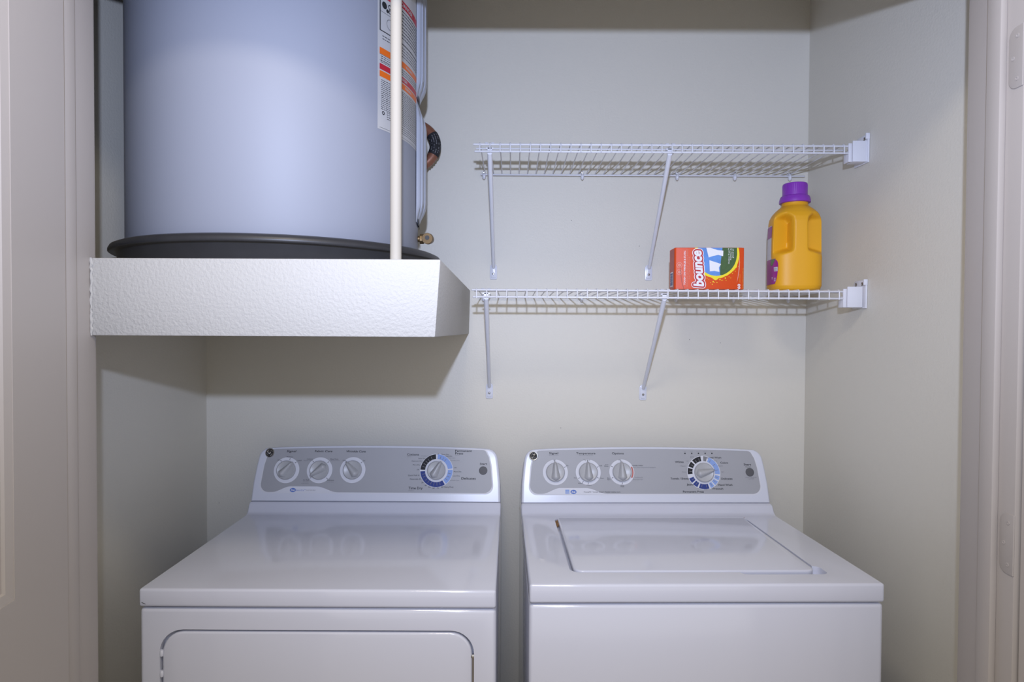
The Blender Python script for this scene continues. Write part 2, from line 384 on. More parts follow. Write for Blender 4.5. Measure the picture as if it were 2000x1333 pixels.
# brass drain cock
dv = MB(); A = Vector(cyl(97, 0.219, TR - 0.004)); dirx = Vector((1, 0.06, 0)).normalized()
def along(t): return A + dirx * t
dv.tube([along(0), along(0.012)], 0.007, 16)
dv.tube([along(0.009), along(0.019)], 0.0125, 6)
dv.tube([along(0.019), along(0.030)], 0.0085, 16)
c = along(0.028)
dv.tube([c + Vector((0.004, 0.016, 0.001)), c + Vector((0.002, -0.004, 0)), c + Vector((0.001, -0.018, -0.001))], [0.010, 0.0135, 0.0135], 18)
do = dv.build('drain_valve', 'brass', wh, bevel=0.0008, seg=1)
MB().tube([c + Vector((0.001, -0.0182, 0.001)), c + Vector((0.001, -0.0192, 0.001))], 0.0055, 14).build('valve_socket', 'gap', do)

# drain pan under the tank
pan = MB().lathe([(0.0, 0.003), (0.335, 0.003), (0.3385, 0.006), (0.346, 0.040), (0.3495, 0.043), (0.358, 0.0405), (0.3605, 0.0425), (0.3605, 0.047), (0.357, 0.0535), (0.349, 0.057), (0.340, 0.055), (0.336, 0.048), (0.330, 0.010), (0.0, 0.008)], 128, closed_ends=False)
pano = pan.build('drain_pan', 'pan', smooth=True, angle=60); pano.location = (TX + 0.014, TY, PT - 0.0025)
tag(pano, 'round black plastic drain pan under the water heater', 'drain pan')

# upright cream pipe at the front of the platform
pp = MB().lathe([(0.0098, 0), (0.0098, 0.9)], 28)
ppo = pp.build('water_pipe', 'pvc', smooth=True, angle=50); ppo.location = (-0.2037, 1.0935, PT)
tag(ppo, 'straight cream plastic pipe standing upright in front of the water heater', 'pipe')

# brown corrugated hose looping out behind the tank
hs = empty('flexible_hose', (-0.255, 1.838, EYE + 0.535))
tag(hs, 'brown ribbed hose with a black wrap label curving out behind the water heater', 'hose')
def hp(a): return Vector((-0.050 + 0.078 * cos(a), 0.006 * sin(a), 0.067 * sin(a)))
n = 70; P = [Vector((-0.10, 0.0, 0.0670))] + [hp(R(100 - 205 * k / n)) for k in range(n + 1)] + [Vector((-0.12, 0, -0.074))]
rr = [0.0155 + (0.0012 * (1 if k % 2 else -1) if k > 40 else 0.0) for k in range(len(P))]
MB().tube(P, rr, 16).build('hose', 'copper', hs, smooth=True, angle=70)
LBL = [hp(R(30 - 54 * k / 16)) for k in range(17)]
wr = MB().tube(LBL, 0.0168, 20).build('wrap_label', 'prblack', hs, smooth=True, angle=60)
wt = MB()
for k in range(6):
    for j in range(9):
        if random.random() < 0.25: continue
        a0 = 26 - 46 * j / 9 + random.uniform(-1, 1); a1 = a0 - random.uniform(2.5, 5)
        th = R(-55 + 24 * k)
        def pt(a, t):
            c_ = hp(R(a)); rad = Vector((cos(R(a)), 0, sin(R(a))))
            return c_ + (rad * sin(t) + Vector((0, -1, 0)) * cos(t)) * 0.0173
        wt.quad(pt(a0, th), pt(a1, th), pt(a1, th + 0.10), pt(a0, th + 0.10))
tag(wt.build('wrap_print', 'prgrey', hs), kind='stuff')

# ------------------------------------------------------------------ wire shelves
SF, SB = 1.580, 1.884
proto = {}
def rod(name, x0, x1, y, z, r, parent, seg=10):
    pts = [(x0 - r * 0.6, y, z), (x0, y, z), (x1, y, z), (x1 + r * 0.6, y, z)]
    return MB().tube(pts, [r * 0.55, r, r, r * 0.55], seg).build(name, 'wire', parent, smooth=True, angle=70)
def shelf(zt, xl, first, xr, label, braces, clips, name='wire_shelf'):
    root = empty(name, (0, BACK, EYE + zt)); tag(root, label, 'shelf', 'white wire shelves')
    def L(y): return y - BACK
    rod('front_rod', xl, xr, L(SF), 0, 0.0026, root); rod('lip_rod', xl + 0.003, xr, L(SF) - 0.0005, -0.0177, 0.0026, root)
    rod('deck_rod', xl + 0.004, xr, L(1.617), 0.0, 0.002, root); rod('back_rod', first - 0.012, XR - 0.018, L(SB), -0.001, 0.0026, root)
    if 'wire' not in proto:
        f = L(SF)
        proto['wire'] = MB().tube([(0, f - 0.0035, -0.0205), (0, f - 0.004, -0.012), (0, f - 0.004, -0.001), (0, f - 0.0015, 0.0035), (0, f + 0.005, 0.0037), (0, L(SB) + 0.002, 0.0030)], 0.0016, 6).build('deck_wire', 'wire', root, smooth=True, angle=70)
        src = proto['wire']; src.location.x = first; k0 = 1
    else: src = proto['wire']; k0 = 0
    k = k0
    while first + k * 0.0254 < xr - 0.004:
        share('deck_wire', src, root, (first + k * 0.0254, 0, 0)); k += 1
    for (xt, xb, zb) in braces:
        b = MB(); zb_ = zb - zt
        A_ = Vector((xt, L(SF) + 0.006, -0.021)); B_ = Vector((xb, -0.010, zb_ + 0.016))
        d = (B_ - A_)
        b.tube([A_, A_ + d * 0.03, A_ + d * 0.5, A_ + d * 0.93, B_], [0.0058, 0.0064, 0.0055, 0.0056, 0.0048], 12)
        br = b.build('support_brace', 'wire', root, smooth=True, angle=60)
        # hook over the front rods
        h = MB(); h.box(xt - 0.006, xt + 0.006, L(SF) + 0.003, L(SF) + 0.010, -0.0235, -0.006)
        h.box(xt - 0.010, xt + 0.010, L(SF) + 0.003, L(SF) + 0.010, -0.0105, -0.0065)
        h.box(xt - 0.012, xt - 0.004, L(SF) - 0.004, L(SF) + 0.006, 0.0025, 0.0042); h.box(xt + 0.004, xt + 0.012, L(SF) - 0.004, L(SF) + 0.006, 0.0025, 0.0042)
        h.build('brace_hook', 'clip', br, bevel=0.001, seg=1)
        pts = rrect(xb - 0.0108, xb + 0.0108, zb_ - 0.021, zb_ + 0.026, 0.006, 5, rs=(0.004, 0.004, 0.010, 0.010))
        ft = MB().prism([(x, -0.0035, z) for x, z in pts], (0, 0.003, 0)); 
        pts = rrect(xb - 0.0072, xb + 0.0072, zb_ - 0.016, zb_ + 0.022, 0.005, 5)
        ft.prism([(x, -0.0062, z) for x, z in pts], (0, 0.004, 0))
        ft.build('wall_foot', 'footp', br, bevel=0.001, seg=2)
        MB().lathe([(0.0034, 0), (0.0034, 0.0012), (0.002, 0.0022), (0, 0.0024)], 12, Matrix.Translation((xb, -0.0060, zb_ - 0.004)) @ Matrix.Rotation(pi / 2, 4, 'X')).build('screw', 'steel' if xb > 0 or zt < 0.3 else 'chrome', br, smooth=True)
    for x in clips:
        c_ = MB(); m_ = Matrix.Translation((x, L(SB) - 0.002, -0.006)) @ Matrix.Diagonal((0.0052, 0.0065, 0.0098, 1))
        prof = [(sin(pi * k / 8), -cos(pi * k / 8)) for k in range(9)]; prof[0] = (0.12, -1); prof[-1] = (0.5, 1)
        c_.lathe(prof, 14, m_)
        c_.tube([(x, L(SB) - 0.003, 0.006), (x, -0.0005, 0.008)], 0.0042, 12)
        co = c_.build('wall_clip', 'clip', root, smooth=True, angle=50)
        MB().lathe([(0.0028, 0), (0.0026, 0.0014), (0.0, 0.002)], 10, Matrix.Translation((x, L(SB) - 0.0035, 0.0062)) @ Matrix.Rotation(pi / 2, 4, 'X')).build('screw', 'chrome', co, smooth=True)
    # socket bracket on the right wall
    e = MB(); y0 = L(SF) - 0.006
    e.box(xr + 0.002, xr + 0.040, y0, y0 + 0.004, -0.040, 0.0125)          # front face
    e.box(xr + 0.002, xr + 0.040, y0 + 0.004, y0 + 0.030, -0.040, -0.0365)  # tray
    e.box(xr - 0.007, xr + 0.002, y0 + 0.003, y0 + 0.008, -0.040, 0.007)   # left lip
    e.box(xr - 0.007, xr - 0.004, y0 + 0.006, y0 + 0.028, -0.040, -0.012)
    eb = e.build('end_bracket', 'clip', root, bevel=0.0012, seg=2)
    p_ = MB(); x1 = XR - 0.0006
    pts = [(y0 - 0.003, -0.042), (y0 + 0.060, -0.042), (y0 + 0.060, 0.012), (y0 + 0.048, 0.030), (y0 + 0.006, 0.030), (y0 - 0.003, 0.024)]
    p_.prism([(x1, y, z) for y, z in pts], (-0.0045, 0, 0))
    p_.box(x1 - 0.010, x1, y0 - 0.004, y0 + 0.001, 0.016, 0.031)
    p_.build('bracket_plate', 'clip', eb, bevel=0.0012, seg=2)
    for yy in (y0 + 0.013, y0 + 0.042):
        MB().lathe([(0.0045, 0), (0.0045, 0.001), (0.0022, 0.0022), (0.0015, 0.0008)], 12, Matrix.Translation((x1 - 0.0044, yy, 0.020)) @ Matrix.Rotation(-pi / 2, 4, 'Y')).build('screw', 'steel', eb, smooth=True)
    return root
CL = (-0.0865, 0.2086, 0.493, 0.666, 0.831)
shelf(0.4654, -0.0985, -0.083, 0.850, 'upper white wire shelf, empty, high on the back wall', [(-0.0586, -0.057, 0.172), (0.396, 0.413, 0.172)], CL)
shelf(0.0997, -0.1015, -0.090, 0.842, 'lower white wire shelf holding the orange box and yellow jug', [(-0.066, -0.068, -0.1895), (0.386, 0.399, -0.192)], CL)

# ------------------------------------------------------------------ dryer sheet carton
BXW, BXD, BXH = 0.1765, 0.058, 0.1065
bx = empty('dryer_sheet_box', (0.4157, 1.604, EYE + 0.0997 + 0.0056), R(-2.0))
tag(bx, 'orange and red dryer sheet carton lying on its side on the lower shelf', 'box')
cb = MB(); ch = 0.0035
prof = [(0.0, BXD), (0.0, 0.004), (ch, 0.0), (BXW - 0.0085, 0.0), (BXW, 0.003), (BXW, BXD)]
cb.prism([(x, y, 0) for x, y in prof], (0, 0, BXH)).build('carton', 'carton', bx, bevel=0.0008, seg=1)
def art(n):
    return lambda zx, zy: ((zx - 165) / 9400, -0.00012 * n - 0.0001, min((1115 - zy) / 9216, BXH - 0.0004))
def layer(polys, n, name, m, xmax=None):
    mb = MB(); f = art(n)
    for p in polys: mb.poly([f(x, y) for x, y in p])
    return mb.build(name, m, bx, fixn=False)
def ell(cx, cy, rx, ry, n=48, jig=0.0, clip=128):
    out = []
    for k in range(n):
        a = 2 * pi * k / n; j = 1 + random.uniform(-jig, jig) if sin(a) > 0.1 else 1
        x, y = cx + rx * j * cos(a), cy + ry * j * sin(a); out.append((x, max(y, clip)))
    return out
layer([ell(1165, 300, 540, 552, 64, 0.012)], 1, 'picture_rim', 'cyellow')
layer([[(1040, 830), (1240, 830), (1190, 880), (1150, 902), (1110, 888)], [(1560, 690), (1590, 640), (1640, 600), (1655, 545), (1520, 640)]]
      + [[(x + r * cos(a * pi / 4), y + r * sin(a * pi / 4)) for a in range(8)] for x, y, r in
         [(1088, 935, 17), (1248, 884, 16), (1068, 995, 12), (1178, 950, 11), (1030, 955, 9), (1118, 950, 9), (1375, 850, 15), (1465, 820, 9), (1505, 845, 8), (940, 855, 9), (985, 880, 8), (1610, 690, 9), (1690, 575, 9), (1710, 480, 10), (1315, 900, 7), (1395, 905, 8), (1280, 900, 8), (1545, 740, 9), (1600, 655, 9)]], 1.5, 'yellow_splash', 'cyellow')
layer([ell(1165, 300, 478, 498, 64)], 2, 'sky_picture', 'csky')
g = [(1300, 128), (1645, 128), (1650, 300)] + [(1165 + 478 * cos(R(a)), 300 + 498 * sin(R(a))) for a in range(4, 80, 4)] + [(1250, 770), (1250, 600), (1275, 350)]
layer([g], 3, 'grass_picture', 'cgreen')
layer([[(915, 128), (1010, 128), (1180, 190), (1322, 205), (1316, 335), (1200, 305), (1080, 330), (975, 365)],
       [(990, 430), (1120, 470), (1272, 520), (1220, 600), (1232, 705), (1110, 680), (1005, 690)]], 4, 'white_sheets', 'cwhite')
def vtext(s, x, y0, y1, cap, n, m, bold=0.0, shear=0.0, tilt=0.0, name='carton_lettering', mb=None):
    """lettering running up the carton; x, y in print units, baseline from y0 up to y1"""
    own = mb is None; mb = mb or MB(); f = art(n)
    put_text(mb, s, 0, 0, y0 - y1, cap, lambda u, v: f(x - v - tilt * u, y0 - u), bold, shear)
    if own: return mb.build(name, m, bx, fixn=False)
def swell(s, x, y0, y1, cap, n, m, rad, bold, shear, tilt, name):
    """lettering thickened evenly all round, for the outlines of the logo"""
    mb = MB()
    for k in range(20):
        a = 2 * pi * k / 20
        vtext(s, x + rad * cos(a), y0 + rad * sin(a), y1 + rad * sin(a), cap, n + 0.004 * k, None, bold, shear, tilt, mb=mb)
    return mb.build(name, m, bx, fixn=False)
swell('bounce', 858, 1042, 206, 228, 5, 'cwhite', 56, 0.012, 0.10, 0.085, 'logo_outline')
swell('bounce', 858, 1042, 206, 228, 6, 'cred', 40, 0.012, 0.10, 0.085, 'logo_red_outline')  # red printed outline around the white letters
swell('bounce', 858, 1042, 206, 228, 7, 'cwhite', 9, 0.012, 0.10, 0.085, 'logo_lettering')
mb = MB()
vtext('TOUGH ON WRINKLES & STATIC', 424, 1010, 205, 38, 4, None, 0.02, mb=mb)
vtext('Outdoor Fresh\u2122', 1468, 515, 150, 30, 5, None, 0.01, 0.15, mb=mb); vtext('Fra\u00eecheur de', 1512, 425, 150, 30, 5, None, 0.01, 0.15, mb=mb); vtext('grand air', 1560, 378, 150, 30, 5, None, 0.01, 0.15, mb=mb)
vtext('60', 1728, 1108, 985, 58, 5, None, 0.03, mb=mb)
tag(mb.build('white_lettering', 'cwhite', bx, fixn=False), kind='stuff')
mb = MB()
vtext('DUR POUR LES PLIS ET LE COLLEMENT', 484, 1055, 170, 34, 4, None, mb=mb); vtext('\u00c9LECTROSTATIQUE', 534, 880, 350, 34, 4, None, mb=mb)
mb.build('pale_lettering', 'cpale', bx, fixn=False)
mb = MB(); vtext('SHEETS  FEUILLES', 1730, 960, 760, 22, 5, None, mb=mb); vtext('6.4 IN x 9.0 IN (16.2 x 22.8 cm)', 1800, 1100, 620, 26, 5, None, mb=mb)
mb.build('gold_lettering', 'cgold', bx, fixn=False)
sw = [(1706 + 18 * sin(t * pi) - 60 * t * t, 330 + 640 * t) for t in [k / 14 for k in range(15)]]
layer([sw + [(x - 22 * sin(pi * min(1, max(0.06, k / 14))), y) for k, (x, y) in list(enumerate(sw))[::-1]]], 3, 'pink_swoosh', 'cpink')
mb = MB(); f = art(4)
for cx, cy in ((280, 548), (280, 710)):
    for ro, ri in ((70, 58), (34, 8)):
        n = 24; o_ = [f(cx + ro * cos(2 * pi * k / n), cy + ro * sin(2 * pi * k / n)) for k in range(n)]; i_ = [f(cx + ri * cos(2 * pi * k / n), cy + ri * sin(2 * pi * k / n)) for k in range(n)]
        mb.add(o_ + i_, [(k, (k + 1) % n, n + (k + 1) % n, n + k) for k in range(n)])
mb.build('round_icon', 'cpink', bx, fixn=False)
fl = [(300, 600), (306, 700), (318, 830), (345, 980), (385, 1105)]
layer([fl + [(x + 9, y) for x, y in fl[::-1]]], 5, 'flap_slit', 'fold')
layer([[(168, 135), (312, 132), (308, 360), (172, 360)]], 1, 'glossy_flap', 'cpink') if False else None
# left end: darker panel and barcode
mb = MB(); mb.quad((-0.0004, 0.052, 0.002), (-0.0004, 0.0045, 0.002), (-0.0004, 0.0045, BXH - 0.003), (-0.0004, 0.052, BXH - 0.003)); mb.build('end_panel', 'cartonside', bx)
mb = MB(); mb.quad((-0.0007, 0.046, 0.008), (-0.0007, 0.014, 0.008), (-0.0007, 0.014, 0.046), (-0.0007, 0.046, 0.046)); mb.build('barcode_field', 'cwhite', bx)
mb = MB(); z = 0.011
while z < 0.043:
    h = random.choice((0.0005, 0.0009, 0.0014)); mb.quad((-0.001, 0.044, z), (-0.001, 0.018, z), (-0.001, 0.018, z + h), (-0.001, 0.044, z + h)); z += h + random.choice((0.0005, 0.0009))
mb.build('barcode', 'prnavy', bx)

# ------------------------------------------------------------------ detergent jug
jg = empty('detergent_jug', (0.7485, 1.664, EYE + 0.0997 + 0.0056), R(-9))
tag(jg, 'yellow plastic laundry detergent jug with purple cap on the lower shelf', 'jug')
JA, JB = 0.0630, 0.058
def sstep(a, b, x):
    t = max(0.0, min(1.0, (x - a) / (b - a))); return t * t * (3 - 2 * t)
def jug_ring(z):
    """half sizes and squareness of the jug at height z"""
    keys = [(0.0, 0.90, 2.8), (0.004, 0.96, 3.0), (0.012, 1.0, 3.2), (0.10, 1.0, 3.2), (0.180, 0.985, 3.0), (0.192, 0.955, 2.9), (0.203, 0.87, 2.7), (0.212, 0.75, 2.4), (0.219, 0.625, 2.15), (0.2235, 0.54, 2.0), (0.227, 0.515, 2.0), (0.236, 0.512, 2.0)]
    for i in range(len(keys) - 1):
        a, b = keys[i], keys[i + 1]
        if z <= b[0]:
            t = (z - a[0]) / (b[0] - a[0]); return a[1] + (b[1] - a[1]) * t, a[2] + (b[2] - a[2]) * t
    return keys[-1][1:]
def jug_pt(az, z, off=0.0):
    s, n = jug_ring(z)
    k = max(0.0, min(1.0, (s - 0.52) / 0.3))
    a = JA * s + off; b = (JB * k + JA * (1 - k)) * s + off
    c_, q = cos(az), sin(az)
    x = a * math.copysign(abs(c_) ** (2 / n), c_); y = b * math.copysign(abs(q) ** (2 / n), q)
    # the two grip hollows either side of the handle at the front
    hx = x - 0.001; ax = abs(hx)
    m = sstep(0.0165, 0.0235, ax)
    zb = 0.108 - 0.28 * (ax - 0.02); zt = 0.200 - max(0, 0.012 - (ax - 0.02)) * 0.8
    m *= sstep(zb - 0.010, zb + 0.008, z) * (1 - sstep(zt - 0.016, zt + 0.004, z))
    if hx < 0: m *= 1 - 0.0 * ax
    y2 = max(y, (-0.017 - 0.30 * (ax - 0.02)) if hx < 0 else (-0.024 + 0.10 * (ax - 0.02)))
    y = y + (y2 - y) * m
    # moulded seam down the handle
    return Vector((x, y, z))
mb = MB(); NA, zs = 160, []
z = 0.0
while z < 0.236: zs.append(z); z += 0.0024 if 0.08 < z < 0.225 else (0.004 if z > 0.012 else 0.002)
zs.append(0.236)
for z in zs:
    for k in range(NA): mb.v.append(tuple(jug_pt(2 * pi * (k + 0.5) / NA, z)))
for i in range(len(zs) - 1):
    for k in range(NA): mb.f.append((i * NA + k, i * NA + (k + 1) % NA, (i + 1) * NA + (k + 1) % NA, (i + 1) * NA + k))
mb.f.append(tuple(range(NA))[::-1])
mb.build('jug_body', 'jug', jg, smooth=True, angle=80)
def jug_patch(name, m, outline, off, nz=26, na=20):
    """outline(z) -> (az0, az1) in degrees"""
    mb = MB(); z0, z1, fn = outline
    for i in range(nz + 1):
        z = z0 + (z1 - z0) * i / nz; a0, a1 = fn(i / nz)
        for k in range(na + 1): mb.v.append(tuple(jug_pt(R(a0 + (a1 - a0) * k / na), z, off)))
    for i in range(nz):
        for k in range(na): mb.f.append((i * (na + 1) + k, i * (na + 1) + k + 1, (i + 1) * (na + 1) + k + 1, (i + 1) * (na + 1) + k))
    return mb.build(name, m, jg, smooth=True, angle=80)
jl_ = jug_patch('jug_label', 'lilac', (0.017, 0.172, lambda t: (145, 190 + 14 * (1 - sstep(0.2, 0.5, t)) + 2 * t)), 0.0006)
jl_['label'] = 'white and magenta product label'
jug_patch('label_colour_field', 'purple', (0.017, 0.083, lambda t: (145, 226 - 12 * (1 - sqrt(max(0, 1 - (2 * abs(t - 0.45)) ** 4))) - 10 * (1 - t) ** 2)), 0.0009)
jug_patch('label_colour_field', 'purple', (0.140, 0.170, lambda t: (145, 192 + 3 * t)), 0.0010)
jug_patch('label_leaf', 'leaf', (0.066, 0.082, lambda t: (190, 200 + 14 * t)), 0.0012, 8, 8)
jug_patch('label_tag', 'lilac', (0.050, 0.061, lambda t: (209 - 2 * t, 223)), 0.0012, 6, 6)
mb = MB(); fj = lambda u, v: jug_pt(R(210 + u), v, 0.0015)
put_text(mb, 'Fresh', 0.6, 0.0562, 10, 0.0026, fj); put_text(mb, 'Breeze', 0.6, 0.0520, 11, 0.0026, fj); mb.build('tag_lettering', 'prblack', jg)
mb = MB()
for z in (0.024, 0.0265, 0.029, 0.0315): cyl_a = [jug_pt(R(a), z, 0.0013) for a in (209, 216)]; cyl_b = [jug_pt(R(a), z + 0.0013, 0.0013) for a in (209, 216)]; mb.quad(cyl_a[0], cyl_a[1], cyl_b[1], cyl_b[0])
for z in (0.030, 0.0335): cyl_a = [jug_pt(R(a), z, 0.0013) for a in (197, 203)]; cyl_b = [jug_pt(R(a), z + 0.0018, 0.0013) for a in (197, 203)]; mb.quad(cyl_a[0], cyl_a[1], cyl_b[1], cyl_b[0])
mb.build('label_print', 'lilac', jg)
cp = MB().lathe([(0.0370, 0.2325), (0.0388, 0.2335), (0.0388, 0.2395), (0.0370, 0.2470), (0.0355, 0.2500), (0.0325, 0.2510), (0.0312, 0.2525), (0.0305, 0.2815), (0.0297, 0.2837), (0.028, 0.2845), (0.0, 0.2845)], 60)
cpo = cp.build('cap', 'cap', jg, smooth=True, angle=35)
for k in range(40):
    a = 2 * pi * k / 40
    if k == 0: rb = MB().box(-0.0006, 0.0006, -0.0310, -0.030, 0.255, 0.280).build('cap_rib', 'cap', cpo)
    else: share('cap_rib', rb, cpo, (0, 0, 0), (0, 0, a))

# ------------------------------------------------------------------ laundry machines
CY0, CZ0 = 0.511, 0.9285                     # foot of the control console face
ev = Vector((0, 0.040, 0.137)).normalized(); en = Vector((0, -ev.z, ev.y))
def face(u, v, n=0.0): p = Vector((0, CY0, CZ0)) + ev * v + en * n; return Vector((u, p.y, p.z))
def face_matrix(u, v, n=0.0, rot=0.0):
    p = face(u, v, n)
    m = Matrix(((1, 0, en.x, p.x), (0, ev.y, en.y, p.y), (0, ev.z, en.z, p.z), (0, 0, 0, 1)))
    return m @ Matrix.Rotation(rot, 4, 'Z')
def make_console(root):
    out = [(-0.342, 0.0), (0.342, 0.0), (0.3405, 0.05), (0.336, 0.095)]
    for k in range(8): a = R(8 + 80 * k / 7); out.append((0.302 + 0.031 * cos(a), 0.1135 + 0.031 * sin(a)))
    for k in range(1, 16): x = 0.30 - 0.60 * k / 16; out.append((x, 0.1452 + 0.0065 * (1 - (x / 0.30) ** 2)))
    for k in range(8): a = R(92 + 80 * k / 7); out.append((-0.302 + 0.031 * cos(a), 0.1135 + 0.031 * sin(a)))
    out += [(-0.336, 0.095), (-0.3405, 0.05)]
    b = MB().prism([face(u, v) for u, v in out], (0, 0.085, -0.030)).bm()
    bmesh.ops.recalc_face_normals(b, faces=b.faces)
    zmin = CZ0 + 0.0004
    es = [e for e in b.edges if e.calc_face_angle(0) > R(40) and all(v.co.y < CY0 + 0.05 for v in e.verts) and not all(v.co.z < zmin for v in e.verts)
          and any(abs(f.normal.dot(en)) > 0.99 for f in e.link_faces)]
    bmesh.ops.bevel(b, geom=es, offset=0.007, segments=4, profile=0.6, affect='EDGES', clamp_overlap=True)
    return from_bm('control_console', b, 'console', root, True, 35)
def overlay(con):
    o = []
    # left edge up, arched top, right edge down, rounded lower corners
    o += [(-0.296 + 0.022 * cos(R(a)), 0.045 + 0.022 * sin(R(a))) for a in range(270, 179, -15)]
    o += [(-0.3165, 0.062), (-0.3135, 0.095), (-0.308, 0.120), (-0.2995, 0.136), (-0.296, 0.1385), (-0.291, 0.1398)]
    o += [(x, 0.1398 + 0.0055 * (1 - (x / 0.29) ** 2)) for x in [-0.27 + 0.54 * k / 12 for k in range(13)]]
    o += [(0.291, 0.1398), (0.296, 0.1385), (0.2995, 0.136), (0.308, 0.120), (0.3135, 0.095), (0.3165, 0.062)]
    o += [(0.296 + 0.022 * cos(R(a)), 0.045 + 0.022 * sin(R(a))) for a in range(0, -91, -15)]
    white = [(u * 1.0 + math.copysign(0.0035, u), v + (-0.0035 if v < 0.08 else 0.0)) for u, v in o]
    MB().poly([face(u, v, 0.0003) for u, v in white][::-1]).build('overlay_border', 'prwhite', con)
    ov = MB().poly([face(u, v, 0.0006) for u, v in o][::-1]).build('control_overlay', 'silver', con)
    t = [(-0.292, 0.0225)]
    def sw(x): return 0.0230 + 0.0155 * sstep(-0.285, -0.235, x) * (1 - sstep(-0.165, -0.105, x))
    xs = [-0.29 + 0.19 * k / 36 for k in range(37)]
    MB().poly(([face(x, sw(x), 0.0009) for x in xs] + [face(-0.10, 0.0215, 0.0009), face(-0.29, 0.0215, 0.0009)])[::-1]).build('logo_field', 'prwhite', con)
    return ov
def ring_poly(mb, u, v, r0, r1_, a0, a1, n):
    k = max(2, int(abs(a1 - a0) / 6)); vs = []
    for i in range(k + 1):
        a = R(a0 + (a1 - a0) * i / k); vs += [face(u + r0 * cos(a), v + r0 * sin(a), n), face(u + r1_ * cos(a), v + r1_ * sin(a), n)]
    mb.add(vs, [(2 * i, 2 * i + 1, 2 * i + 3, 2 * i + 2) for i in range(k)])
def make_knob(con, u, v, ang, r=0.0255):
    """round knob with a tapered grip ridge that points along ang (degrees)"""
    m_ = face_matrix(u, v, 0.0008, R(ang - 90))
    skirt = MB().lathe([(r * 0.98, 0), (r * 1.02, 0.002), (r * 1.0, 0.007), (r * 0.93, 0.0085), (r * 0.90, 0.0080), (0, 0.0080)], 40, m_, closed_ends=False)
    ko = skirt.build('control_knob', 'knob', con, smooth=True, angle=50)
    # grip: narrow at the pointer, broad at the tail
    rows = []; n = 14
    for i in range(n + 1):
        t = i / n; y = -r * 0.92 + t * r * 2.02
        wd = r * (0.36 - 0.26 * t) * (min(1, (0.10 + t * 6)) if t < 0.2 else 1) * (1 if t < 0.96 else 0.45)
        h = 0.0085 + 0.0125 * sstep(0.0, 0.12, t) * (1 - 0.25 * t) * (1 - sstep(0.86, 1.0, t) * 0.75)
        rows.append([(-wd * 1.6, y, 0.0078), (-wd * 1.02, y, 0.0078 + (h - 0.0078) * 0.55), (-wd * 0.55, y, h * 0.96), (0, y, h), (wd * 0.55, y, h * 0.96), (wd * 1.02, y, 0.0078 + (h - 0.0078) * 0.55), (wd * 1.6, y, 0.0078)])
    g = MB(); vs = [m_ @ Vector(q) for row in rows for q in row]; fs = []
    for i in range(n):
        for k in range(6): fs.append((i * 7 + k, i * 7 + k + 1, (i + 1) * 7 + k + 1, (i + 1) * 7 + k))
    fs += [tuple(range(7))[::-1], tuple(n * 7 + k for k in range(7))]
    g.add(vs, fs)
    b = g.bm(); bmesh.ops.recalc_face_normals(b, faces=b.faces)
    kb = bmesh.new(); kb.from_mesh(ko.data)
    tmp = bpy.data.meshes.new('g'); 
    for f in b.faces: f.smooth = True
    b.to_mesh(tmp); b.free(); kb.from_mesh(tmp); kb.to_mesh(ko.data); kb.free(); bpy.data.meshes.remove(tmp)
    return ko
def badge(con, u, v):
    m_ = face_matrix(u, v, 0.0006)
    bo = MB().lathe([(0.0128, 0), (0.0128, 0.002), (0.0118, 0.0032), (0.0104, 0.0030), (0.0100, 0.0022)], 36, m_).build('maker_badge', 'chrome', con, smooth=True, angle=40)
    MB().lathe([(0.0101, 0.0020), (0.0101, 0.00245), (0, 0.00245)], 32, m_, closed_ends=False).build('badge_face', 'prblack', con)
    # monogram: two looping script capitals within four scrolls
    mb = MB(); q = lambda x, y: m_ @ Vector((x, y, 0.0029))
    def stroke(pts, w_=0.0007):
        mb.tube([q(x, y) for x, y in pts], w_, 5)
    for k in range(4):
        a0 = 45 + 90 * k
        stroke([(0.0083 * cos(R(a0 + d)) * (1 - 0.0022 * (d + 30)), 0.0083 * sin(R(a0 + d)) * (1 - 0.0022 * (d + 30))) for d in range(-34, 50, 12)], 0.0006)
    stroke([(-0.0012, 0.0040), (-0.0030, 0.0046), (-0.0048, 0.0028), (-0.0052, -0.0002), (-0.0042, -0.0032), (-0.0022, -0.0040), (-0.0006, -0.0022), (-0.0004, 0.0002), (-0.0026, 0.0000), (-0.0012, -0.0030)])
    stroke([(0.0040, 0.0036), (0.0026, 0.0046), (0.0008, 0.0034), (0.0012, 0.0014), (0.0030, 0.0006), (0.0008, -0.0004), (0.0004, -0.0028), (0.0022, -0.0042), (0.0046, -0.0028)])
    mb.build('badge_monogram', 'chrome', con, smooth=True, angle=60)
def he_mark(con, u, v):
    n = 28; MB().poly([face(u + 0.0082 * cos(2 * pi * k / n), v + 0.0056 * sin(2 * pi * k / n), 0.0011) for k in range(n)]).build('he_mark', 'prblue', con)
    mb = MB(); put_text(mb, 'he', u - 0.0052, v - 0.0022, 0.0105, 0.0052, lambda a, b: face(a, b, 0.0013), 0.03, 0.2); mb.build('he_lettering', 'prwhite', con)
def start_button(con, u, v):
    MB().lathe([(0.0114, 0), (0.0114, 0.0016), (0.0106, 0.0026), (0.0, 0.0030)], 32, face_matrix(u, v, 0.0006), closed_ends=False).build('start_button', 'button', con, smooth=True, angle=40)
